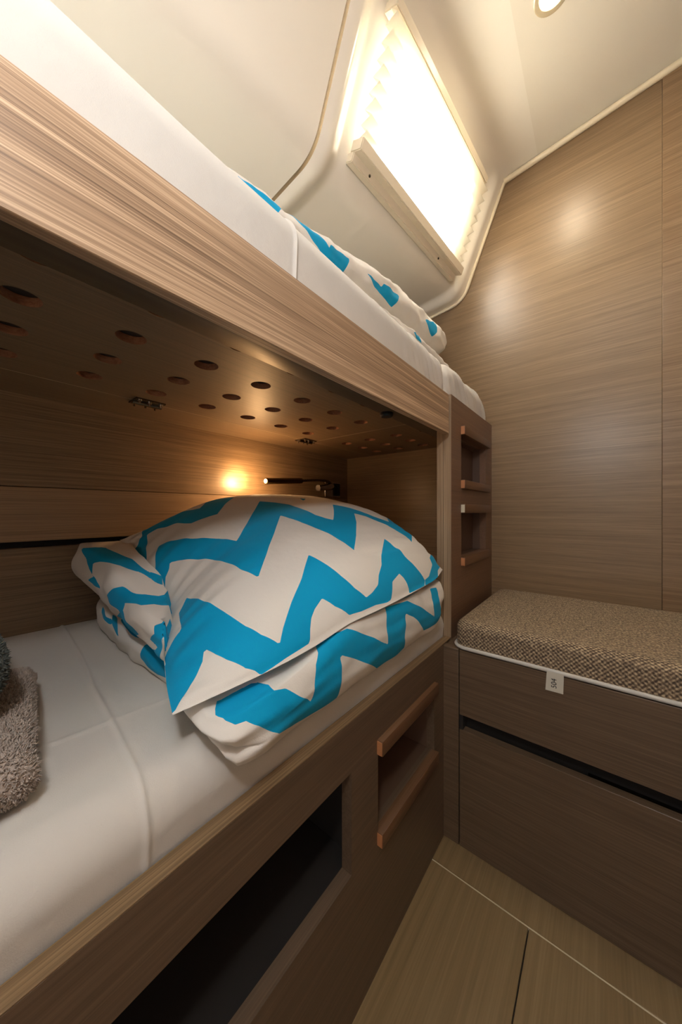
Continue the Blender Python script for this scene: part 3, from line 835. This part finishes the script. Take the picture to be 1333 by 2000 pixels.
# --- folded duvet under it: stacked rounded layers
plan = [(.50, .888), (.60, .888), (.76, .87), (.782, .70), (.780, .50), (.772, .36), (.745, .318), (.62, .302), (.45, .299), (.32, .298), (.25, .296), (.213, .294), (.193, .302), (.191, .335), (.205, .45), (.205, .58), (.207, .70), (.215, .80), (.240, .885), (.40, .888)]
NA, NB, NCAP = 300, 56, 30
pl3 = spline([(p[0], p[1], 0) for p in plan + [plan[0]]], NA + 1)[:NA]
ctr = np.array([0.50, 0.60])
v, PU, PV = [], [], []
tang = np.roll(pl3, -1, 0) - np.roll(pl3, 1, 0)
nrm = np.c_[-tang[:, 1], tang[:, 0]]
nrm /= np.linalg.norm(nrm, axis=1)[:, None]
nrm *= np.sign(((pl3[:, :2] - ctr) * nrm).sum(1))[:, None]
for _ in range(6):
    nrm = (np.roll(nrm, 1, 0) + nrm + np.roll(nrm, -1, 0)); nrm /= np.linalg.norm(nrm, axis=1)[:, None]
ZD = -0.2445
def duv_top(x, y):
    return -0.168 + 0.098 * sstep(0.36, 0.86, y)
lobe = lambda q: math.sqrt(max(0.0, 1 - (2 * q - 1) ** 2))
for j in range(NB + NCAP):
    for i in range(NA):
        x, y = pl3[i, 0], pl3[i, 1]
        nx_, ny_ = nrm[i]
        wl = sstep(0.2, 0.8, -nx_)
        wrg = sstep(0.2, 0.8, nx_)
        hv = duv_top(x, y)
        if y < 0.37: hv = min(hv, float(np.interp(x, front[:, 0], front[:, 2])) - 0.004 - 0.014 * (1 - sstep(0.24, 0.36, x)) + 0.30 * max(0.0, y - 0.32))
        if j < NB:
            q = j / (NB - 1)
            bf = 0.030 * lobe(0.08 + 0.84 * q) ** 0.9 - 0.012
            s1, s2 = 0.36, 0.36
            if q < s1: bl = 0.026 * lobe(0.15 + 0.85 * q / s1) - 0.012
            else: bl = 0.040 * lobe((q - s1) / (1 - s1) * 0.86) - 0.014
            bl += 0.03 * sstep(0.70, 0.88, y) * sstep(s1, 0.75, q)          # loose corner of the top layer
            ms = max(wl, wrg)
            o = bf * (1 - ms) + bl * ms
            w = 0.006 * fnoise(x * 10 + y * 16, q * 5, 2) + 0.004 * fnoise(x * 30, y * 22 + q * 3, 6)
            o += w * (0.4 + 0.6 * ms)
            zlo = ZD - 0.020 * sstep(0.3, 0.8, -ny_) * (1 - sstep(0.30, 0.35, y))
            zz = zlo + (hv - zlo) * q + 0.003 * fnoise(x * 14, y * 14, q * 3)
            v.append((x + nx_ * o, y + ny_ * o, max(zz, zlo)))
        else:
            q = (j - NB + 1) / NCAP
            q2 = q ** 1.15
            xx = x + (ctr[0] - x) * q2; yy = y + (ctr[1] - y) * q2
            o = ((0.008 - 0.0) * wl + 0.004 * (1 - wl)) * (1 - q)
            zt_ = duv_top(xx, yy) + 0.020 * (1 - (1 - q) ** 3)
            zz = hv + (zt_ - hv) * sstep(0.0, 0.45, q) + 0.006 * fnoise(xx * 14 + yy * 5, yy * 20, 4) * min(1, q * 4)
            v.append((xx + nx_ * o, yy + ny_ * o, zz))
        PU.append(i / NA); PV.append(j / (NB + NCAP - 1))
f = []
NJ = NB + NCAP
for j in range(NJ - 1):
    for i in range(NA):
        i2 = (i + 1) % NA
        f.append((j * NA + i, j * NA + i2, (j + 1) * NA + i2, (j + 1) * NA + i))
f.append(tuple(range(NA)))
# keep the duvet below the pillow
def pillow_floor():
    import mathutils
    vs = [Vector(p) for p in bot.reshape(-1, 3)]
    fs = [(j * NS + i, j * NS + i + 1, (j + 1) * NS + i + 1, (j + 1) * NS + i) for j in range(NT - 1) for i in range(NS - 1)]
    return mathutils.bvhtree.BVHTree.FromPolygons(vs, fs)
import mathutils.bvhtree
bvh = pillow_floor()
v2 = []
for p in v:
    h = bvh.ray_cast(Vector((p[0], p[1], -1)), Vector((0, 0, 1)))
    z = p[2]
    if h[0] is not None: z = min(z, h[0].z - 0.002)
    v2.append((p[0], p[1], max(z, ZD - 0.022)))
duv = obj('folded_duvet', (v2, f), M['chev'], loc=(0.5, 0.6, ZD), sharp=75)
tag(duv, 'folded zigzag duvet lying on the lower bunk mattress under the pillow', 'duvet')
PU, PV = np.array(PU), np.array(PV)
UV = np.c_[PU, PV]
val = sdf(UV, DUVET_PRINT) if DUVET_PRINT else zigzag(PU * 2.0, PV * 0.5, 0.26, 0.12, 0.2)
set_print(duv, PU, PV, val)

# --- bedding on the upper bunk, seen from below over the mattress edge
def upper_roll(name, label, cat, x0, x1, yc, a, bfn, zbot, seed, print_fn, wamp, hook=None):
    nx, na = 240, 200
    v, pu, pv = [], [], []
    for i in range(nx):
        s = i / (nx - 1); x = x0 + (x1 - x0) * s
        b = bfn(x); taper = (max(0.0, 1 - abs(2 * s - 1) ** (12 if s > 0.5 else 7))) ** 0.5
        for k in range(na):
            t = 2 * math.pi * k / na
            ct, st = math.cos(t), math.sin(t)
            e = 0.80
            yy = yc + a * (0.9 + 0.1 * taper) * math.copysign(abs(ct) ** e, ct)
            zc = zbot(x) + b
            zz = zc + b * taper * math.copysign(abs(st) ** e, st)
            w = wamp * fnoise(x * 18 + t * 0.6, 4 * math.sin(t) + x * 5, seed) + 0.5 * wamp * fnoise(x * 40, 6 * ct, seed + 3)
            zz += w * max(0, st + 0.3) * taper; yy += w * ct
            zz = max(zz, zbot(x))
            v.append((x, yy, zz)); pu.append(x); pv.append(t)
    f = []
    for i in range(nx - 1):
        for k in range(na):
            k2 = (k + 1) % na
            f.append((i * na + k, i * na + k2, (i + 1) * na + k2, (i + 1) * na + k))
    f.append(tuple(range(na))); f.append(tuple((nx - 1) * na + k for k in range(na - 1, -1, -1)))
    o = obj(name, (v, f), M['chev'], loc=((x0 + x1) / 2, yc, 0.388), sharp=75)
    tag(o, label, cat)
    pu, pv = np.array(pu), np.array(pv)
    set_print(o, pu, pv, print_fn(pu, pv))
    return o
#UPRINT
UP_PRINT = [
    [(0.2074, 0.289), (0.2219, 0.289), (0.2404, 0.2902), (0.2576, 0.3035), (0.2756, 0.2948), (0.2974, 0.2993), (0.3278, 0.2952), (0.3158, 0.32), (0.3073, 0.3253), (0.2881, 0.3246), (0.2735, 0.3226), (0.2598, 0.3201), (0.2499, 0.2975), (0.2349, 0.2894), (0.2161, 0.289)],
    [(0.3386, 0.2876), (0.3686, 0.2873), (0.4034, 0.2943), (0.4296, 0.3169), (0.432, 0.311), (0.4619, 0.3089), (0.4909, 0.3114), (0.4819, 0.3456), (0.4495, 0.3432), (0.4213, 0.3391), (0.4016, 0.3262), (0.3804, 0.3135), (0.3583, 0.298)],
    [(0.5517, 0.3163), (0.6096, 0.3243), (0.6162, 0.3156), (0.6876, 0.3153), (0.6774, 0.3428), (0.6708, 0.3568), (0.6291, 0.3476), (0.5867, 0.3377)],
    [(0.8339, 0.3132), (0.9143, 0.29), (0.9139, 0.3156), (0.8867, 0.3421), (0.8553, 0.3292)]]
UP_DUVET_PRINT = [
    [(0.6839, 0.2985), (0.6995, 0.2985), (0.7017, 0.2979)],
    [(0.7057, 0.3142), (0.7434, 0.2895), (0.7577, 0.3194), (0.7206, 0.3251)]]
#ENDUPRINT
duv_h = lambda x: 0.004 + 0.026 * sstep(0.30, 0.75, x)
upper_roll('folded_duvet', 'folded zigzag duvet on the upper bunk mattress, under the upper pillow', 'duvet', 0.20, 0.985, 0.565, 0.215, duv_h, lambda x: 0.3945, 11,
           lambda u, v: (sdf(np.c_[u, v * 0.1], UP_DUVET_PRINT) if UP_DUVET_PRINT else zigzag(u, v * 0.1, 0.16, 0.12, 0.14, 0.02)), 0.004)
up_b = lambda x: float(np.interp(x, [0.15, 0.23, 0.58, 0.80, 1.0], [0.02, 0.040, 0.060, 0.067, 0.077]))
upper_roll('pillow', 'zigzag pillow on top of the folded duvet of the upper bunk', 'pillow', 0.190, 1.02, 0.575, 0.20, up_b, lambda x: 0.395 + 2 * duv_h(x), 21,
           lambda u, v: (sdf(np.c_[u, v * 0.1], UP_PRINT) if UP_PRINT else zigzag(u, v * 0.12, 0.20, 0.12, 0.16, 0.05)), 0.005)

# ------------------------------------------------------------------ towels at the near end of the lower bunk
def pile(name, mesh_obj, m, n, length, seed, keep):
    rnd = random.Random(seed)
    me = mesh_obj.data
    polys = [p for p in me.polygons if keep(Vector(p.center) + FR[mesh_obj.name])]
    areas = np.array([p.area for p in polys]); cum = np.cumsum(areas) / areas.sum()
    vv, ff = [], []
    fr = FR[mesh_obj.name]
    for _ in range(n):
        p = polys[int(np.searchsorted(cum, rnd.random()))]
        vs = [me.vertices[k].co for k in p.vertices]
        a, b = rnd.random(), rnd.random()
        q = (vs[0] * (1 - a) + vs[1] * a) * (1 - b) + (vs[3 if len(vs) > 3 else 2] * (1 - a) + vs[2] * a) * b
        q = q + fr
        nn = p.normal
        d = (nn + Vector((rnd.uniform(-1, 1), rnd.uniform(-1, 1), rnd.uniform(-1, 1))) * 0.8).normalized()
        s = d.cross(Vector((rnd.uniform(-1, 1), rnd.uniform(-1, 1), rnd.uniform(-1, 1)))).normalized()
        s2 = d.cross(s)
        w = 0.0006; l = length * rnd.uniform(0.6, 1.2)
        k = len(vv)
        mid = q + d * l * 0.6 + s * rnd.uniform(-1, 1) * 0.0006
        tip = q + d * l + s2 * rnd.uniform(-1, 1) * 0.0012
        vv += [tuple(q + s * w), tuple(q - s * w * 0.5 + s2 * w), tuple(q - s * w * 0.5 - s2 * w),
               tuple(mid + s * w), tuple(mid - s * w * 0.5 + s2 * w), tuple(mid - s * w * 0.5 - s2 * w), tuple(tip)]
        for i in range(3):
            i2 = (i + 1) % 3
            ff.append((k + i, k + i2, k + 3 + i2, k + 3 + i)); ff.append((k + 3 + i, k + 3 + i2, k + 6))
    o = obj(name, (vv, ff), m, mesh_obj, sharp=180)
    o['kind'] = 'stuff'
    return o

ZM = -0.2445
ang = R(7)
def rot(x, y, cx=0.05, cy=0.36):
    dx, dy = x - cx, y - cy
    return cx + dx * math.cos(ang) + dy * math.sin(ang), cy - dx * math.sin(ang) + dy * math.cos(ang)
# folded towel: rounded fold all round, in two layers
prof2 = []
th = 0.046
for k in range(40):
    t = 2 * math.pi * k / 40
    ct, st = math.cos(t), math.sin(t)
    prof2.append((math.copysign(abs(ct) ** 0.35, ct), math.copysign(abs(st) ** 0.75, st)))
v, f = [], []
nx = 60
X0, X1, Y0, Y1 = -0.26, 0.048, 0.362, 0.60
for i in range(nx):
    s = i / (nx - 1)
    e = max(0.0, 1 - (2 * s - 1) ** 30) ** 0.5
    x = X0 + (X1 - X0) * s
    for (c_, s_) in prof2:
        y = (Y0 + Y1) / 2 + (Y1 - Y0) / 2 * c_ * (0.94 + 0.06 * e)
        z = ZM + th / 2 + th / 2 * s_ * (0.55 + 0.45 * e)
        w = 0.0025 * fnoise(x * 30, y * 30, z * 30)
        xx, yy = rot(x + w, y)
        v.append((xx, yy + w, max(z + w * (s_ > -0.5), ZM)))
n = 40
for i in range(nx - 1):
    for k in range(n):
        k2 = (k + 1) % n
        f.append((i * n + k, i * n + k2, (i + 1) * n + k2, (i + 1) * n + k))
f.append(tuple(range(n))); f.append(tuple((nx - 1) * n + k for k in range(n - 1, -1, -1)))
tb = obj('folded_towel', (v, f), M['towel_b'], loc=(-0.1, 0.48, ZM), sharp=80)
tag(tb, 'folded beige terry towel on the near end of the lower mattress, under the grey roll', 'towel')
pile('terry_pile', tb, M['towel_b'], 16000, 0.0042, 1, lambda p: p.x > -0.06 and p.z > ZM + 0.004)
# rolled grey towel on top
v, f = [], []
ny, n = 50, 44
AX, AZ, RR = -0.012, ZM + th + 0.050, 0.049
for j in range(ny):
    s = j / (ny - 1); y = 0.425 + 0.23 * s
    e = max(0.0, 1 - (2 * s - 1) ** 22) ** 0.5
    for k in range(n):
        t = 2 * math.pi * k / n
        r_ = RR * (0.72 + 0.28 * e) * (1 + 0.04 * math.sin(t * 2 + 1)) + 0.002 * fnoise(y * 25, t * 2, 3)
        v.append((AX + r_ * math.cos(t), y, max(AZ + r_ * math.sin(t), ZM + th + 0.0005)))
for j in range(ny - 1):
    for k in range(n):
        k2 = (k + 1) % n
        f.append((j * n + k, j * n + k2, (j + 1) * n + k2, (j + 1) * n + k))
f.append(tuple(range(n))); f.append(tuple((ny - 1) * n + k for k in range(n - 1, -1, -1)))
tgw = obj('rolled_towel', (v, f), M['towel_g'], loc=(AX, 0.54, ZM + th), sharp=80)
tag(tgw, 'rolled dark grey terry towel lying on the beige folded towel', 'towel')
pile('terry_pile', tgw, M['towel_g'], 11000, 0.0040, 2, lambda p: p.x > -0.05)

# ------------------------------------------------------------------ reading lamp
rl = thing('reading_lamp', 'chrome reading lamp with bronze tube head and flexible neck on the bunk back panel', 'lamp', (1.05, YB, 0.06))
obj('mount_plate', box(1.005, 1.104, YB - 0.012, YB, 0.060, 0.126, 0.004, 3), M['chrome'], rl)
obj('switch_face', box(1.055, 1.098, YB - 0.016, YB - 0.011, 0.066, 0.120, 0.003, 2), M['black'], rl)
obj('neck_socket', tube([(1.040, YB - 0.014, 0.105), (1.005, YB - 0.030, 0.102), (0.930, YB - 0.040, 0.092)], [0.014, 0.016, 0.012], 16), M['chrome'], rl)
neck = spline([(1.035, YB - 0.02, 0.112), (0.98, YB - 0.05, 0.120), (0.90, YB - 0.072, 0.118), (0.795, YB - 0.0825, 0.1078)], 90)
obj('flexible_neck', tube([tuple(p) for p in neck], [0.0046 + 0.0008 * math.sin(i * 1.6) for i in range(90)], 10), M['steel'], rl, sharp=80)
A = Vector((0.642, 0.825, 0.0955)); B = Vector((0.798, 0.825, 0.1080))
D = (B - A).normalized()
hd = obj('lamp_head', join(tube([A, A + D * 0.001, A + D * 0.012, A + D * 0.0125, B - D * 0.01, B, B + D * 0.004], [0.0095, 0.0105, 0.0105, 0.0100, 0.0100, 0.0095, 0.006], 20)), M['bronze'], rl)
obj('lamp_lens', tube([A - D * 0.0006, A + D * 0.0004], 0.0070, 16), M['ledlens'], hd)
ld = bpy.data.lights.new('reading_light', 'SPOT')
ld.energy = 1.3; ld.color = (1.0, 0.62, 0.26); ld.spot_size = R(80); ld.spot_blend = 1.0; ld.shadow_soft_size = 0.006
lo = bpy.data.objects.new('reading_light', ld); C.objects.link(lo)
lo.location = tuple(A - D * 0.030 + Vector((0, 0.012, 0)) + Vector((0, 0, E)))
lo.rotation_euler = Vector((-0.25, 0.95, 0.15)).to_track_quat('-Z', 'Y').to_euler()

ld = bpy.data.lights.new('reading_light_spill', 'POINT')
ld.energy = 1.5; ld.color = (1.0, 0.56, 0.24); ld.shadow_soft_size = 0.008
lo = bpy.data.objects.new('reading_light_spill', ld); C.objects.link(lo)
lo.location = tuple(A - D * 0.022 + Vector((0, 0.004, 0.004 + E)))

# added fill light (out of frame) replacing a flash, shaped as a long-necked lamp
fill_rig = thing('reading_lamp', 'added unseen fill light shaped as a reading lamp on a long flexible neck', 'lamp', (-0.42, 0.50, 0.74))
ys2 = side_y(-0.42, 0.80)
obj('mount_plate', box(-0.45, -0.39, ys2 - 0.022, ys2 + 0.01, 0.77, 0.83, 0.004, 3), M['chrome'], fill_rig)
neck = spline([(-0.42, ys2 - 0.02, 0.80), (-0.40, 0.30, 0.86), (-0.34, 0.08, 0.78), (-0.22, -0.01, 0.56), (-0.190, -0.02, 0.50)], 60)
obj('flexible_neck', tube([tuple(p) for p in neck], 0.005, 10), M['steel'], fill_rig, sharp=80)
A2 = Vector((-0.155, -0.020, 0.460)); B2 = Vector((-0.190, -0.020, 0.500))
D2 = (B2 - A2).normalized()
hd = obj('lamp_head', tube([A2 + D2 * 0.002, A2 + D2 * 0.02, B2, B2 + D2 * 0.004], [0.024, 0.022, 0.012, 0.006], 24), M['bronze'], fill_rig)
obj('lamp_lens', tube([A2, A2 + D2 * 0.002], 0.022, 24), M['fill_lens'], hd)
ld = bpy.data.lights.new('added_fill_light', 'POINT')  # added point light in place of a flash above the camera
ld.energy = 6.2; ld.color = (0.98, 0.98, 1.0); ld.shadow_soft_size = 0.035
lo = bpy.data.objects.new('added_fill_light', ld); C.objects.link(lo)
lo.location = tuple(A2 - D2 * 0.055 + Vector((0, 0, E)))

# ------------------------------------------------------------------ ceiling light
CLX, CLY = 0.822, 0.080
CLZ = ceil_z(CLY)
cl = thing('ceiling_light', 'small round recessed ceiling light with a pale ring, glowing warm', 'light', (CLX, CLY, CLZ))
def lathe(prof, cx, cy, n=40):
    v = [(cx + r * math.cos(2 * math.pi * k / n), cy + r * math.sin(2 * math.pi * k / n), z + ceil_z(cy + r * math.sin(2 * math.pi * k / n))) for (r, z) in prof for k in range(n)]
    f = []
    for j in range(len(prof) - 1):
        for k in range(n):
            k2 = (k + 1) % n
            f.append((j * n + k, j * n + k2, (j + 1) * n + k2, (j + 1) * n + k))
    return v, f
obj('ring', lathe([(0.037, 0.000), (0.0365, -0.003), (0.034, -0.0045), (0.027, -0.004), (0.0255, -0.001), (0.0255, 0.002)], CLX, CLY), M['ringm'], cl)
g = lathe([(0.0255, -0.0015), (0.018, -0.0025), (0.0005, -0.003)], CLX, CLY)
obj('lens', g, M['lens'], cl)
ld = bpy.data.lights.new('ceiling_lamp', 'AREA')
ld.shape = 'DISK'; ld.size = 0.045; ld.energy = 1.3; ld.color = (1.0, 0.84, 0.60)
lo = bpy.data.objects.new('ceiling_lamp', ld); C.objects.link(lo)
lo.location = (CLX, CLY, CLZ - 0.006 + E)

# ------------------------------------------------------------------ pleated blind
bl = thing('pleated_blind', 'cream pleated blind drawn over the bright cabin-side window', 'blind', (0.81, 0.40, 0.76))
BX0, BX1 = 0.563, 1.058
NPL = 8
zt, zb = 1.006, 0.800
v = []
npts = NPL * 2 + 1
nxs = 24
for j in range(npts):
    z = zt + (zb - zt) * j / (npts - 1)
    off = -0.003 if j % 2 == 0 else -0.027
    for i in range(nxs):
        x = BX0 + 0.002 + (BX1 - BX0 - 0.004) * i / (nxs - 1)
        v.append(side_pt(x, z, off + 0.0006 * fnoise(x * 20, j, 2)))
f = [(j * nxs + i, j * nxs + i + 1, (j + 1) * nxs + i + 1, (j + 1) * nxs + i) for j in range(npts - 1) for i in range(nxs - 1)]
obj('pleated_fabric', (v, f), M['blind'], bl, sharp=20)
def side_bev(x0, x1, z0, z1, o0, o1, bev=0.002):
    vv, ff = side_box(x0, x1, z0, z1, o0, o1)
    bm = bmesh.new(); vs = [bm.verts.new(p) for p in vv]
    for q in ff: bm.faces.new([vs[k] for k in q])
    bmesh.ops.recalc_face_normals(bm, faces=bm.faces)
    bmesh.ops.bevel(bm, geom=bm.edges[:], offset=bev, segments=2, affect='EDGES')
    return bm
obj('top_rail', merge(side_bev(BX0 + 0.002, BX1 - 0.012, 1.004, 1.020, -0.022, 0.012), side_bev(BX0 + 0.004, BX1 - 0.016, 1.016, 1.038, -0.006, 0.010)), M['railpl'], bl)
obj('bottom_rail', merge(side_bev(BX0 - 0.001, BX1 + 0.014, 0.780, 0.802, -0.026, 0.006), side_bev(BX0 + 0.0, BX1 + 0.012, 0.764, 0.782, -0.006, 0.014)), M['railpl'], bl)
def screw(x, z, o, r=0.0045):
    c = Vector(side_pt(x, z, o)); d = Vector((0, -0.925, -0.38))
    obj('screw', tube([tuple(c), tuple(c + d * 0.0015), tuple(c + d * 0.003)], [r, r, r * 0.5], 12), M['steel'], bl)
for x in (0.640, 0.803, 0.965):
    screw(x, 1.027, -0.006)
for x in (0.620, 0.953):
    screw(x, 0.772, -0.006, 0.003)
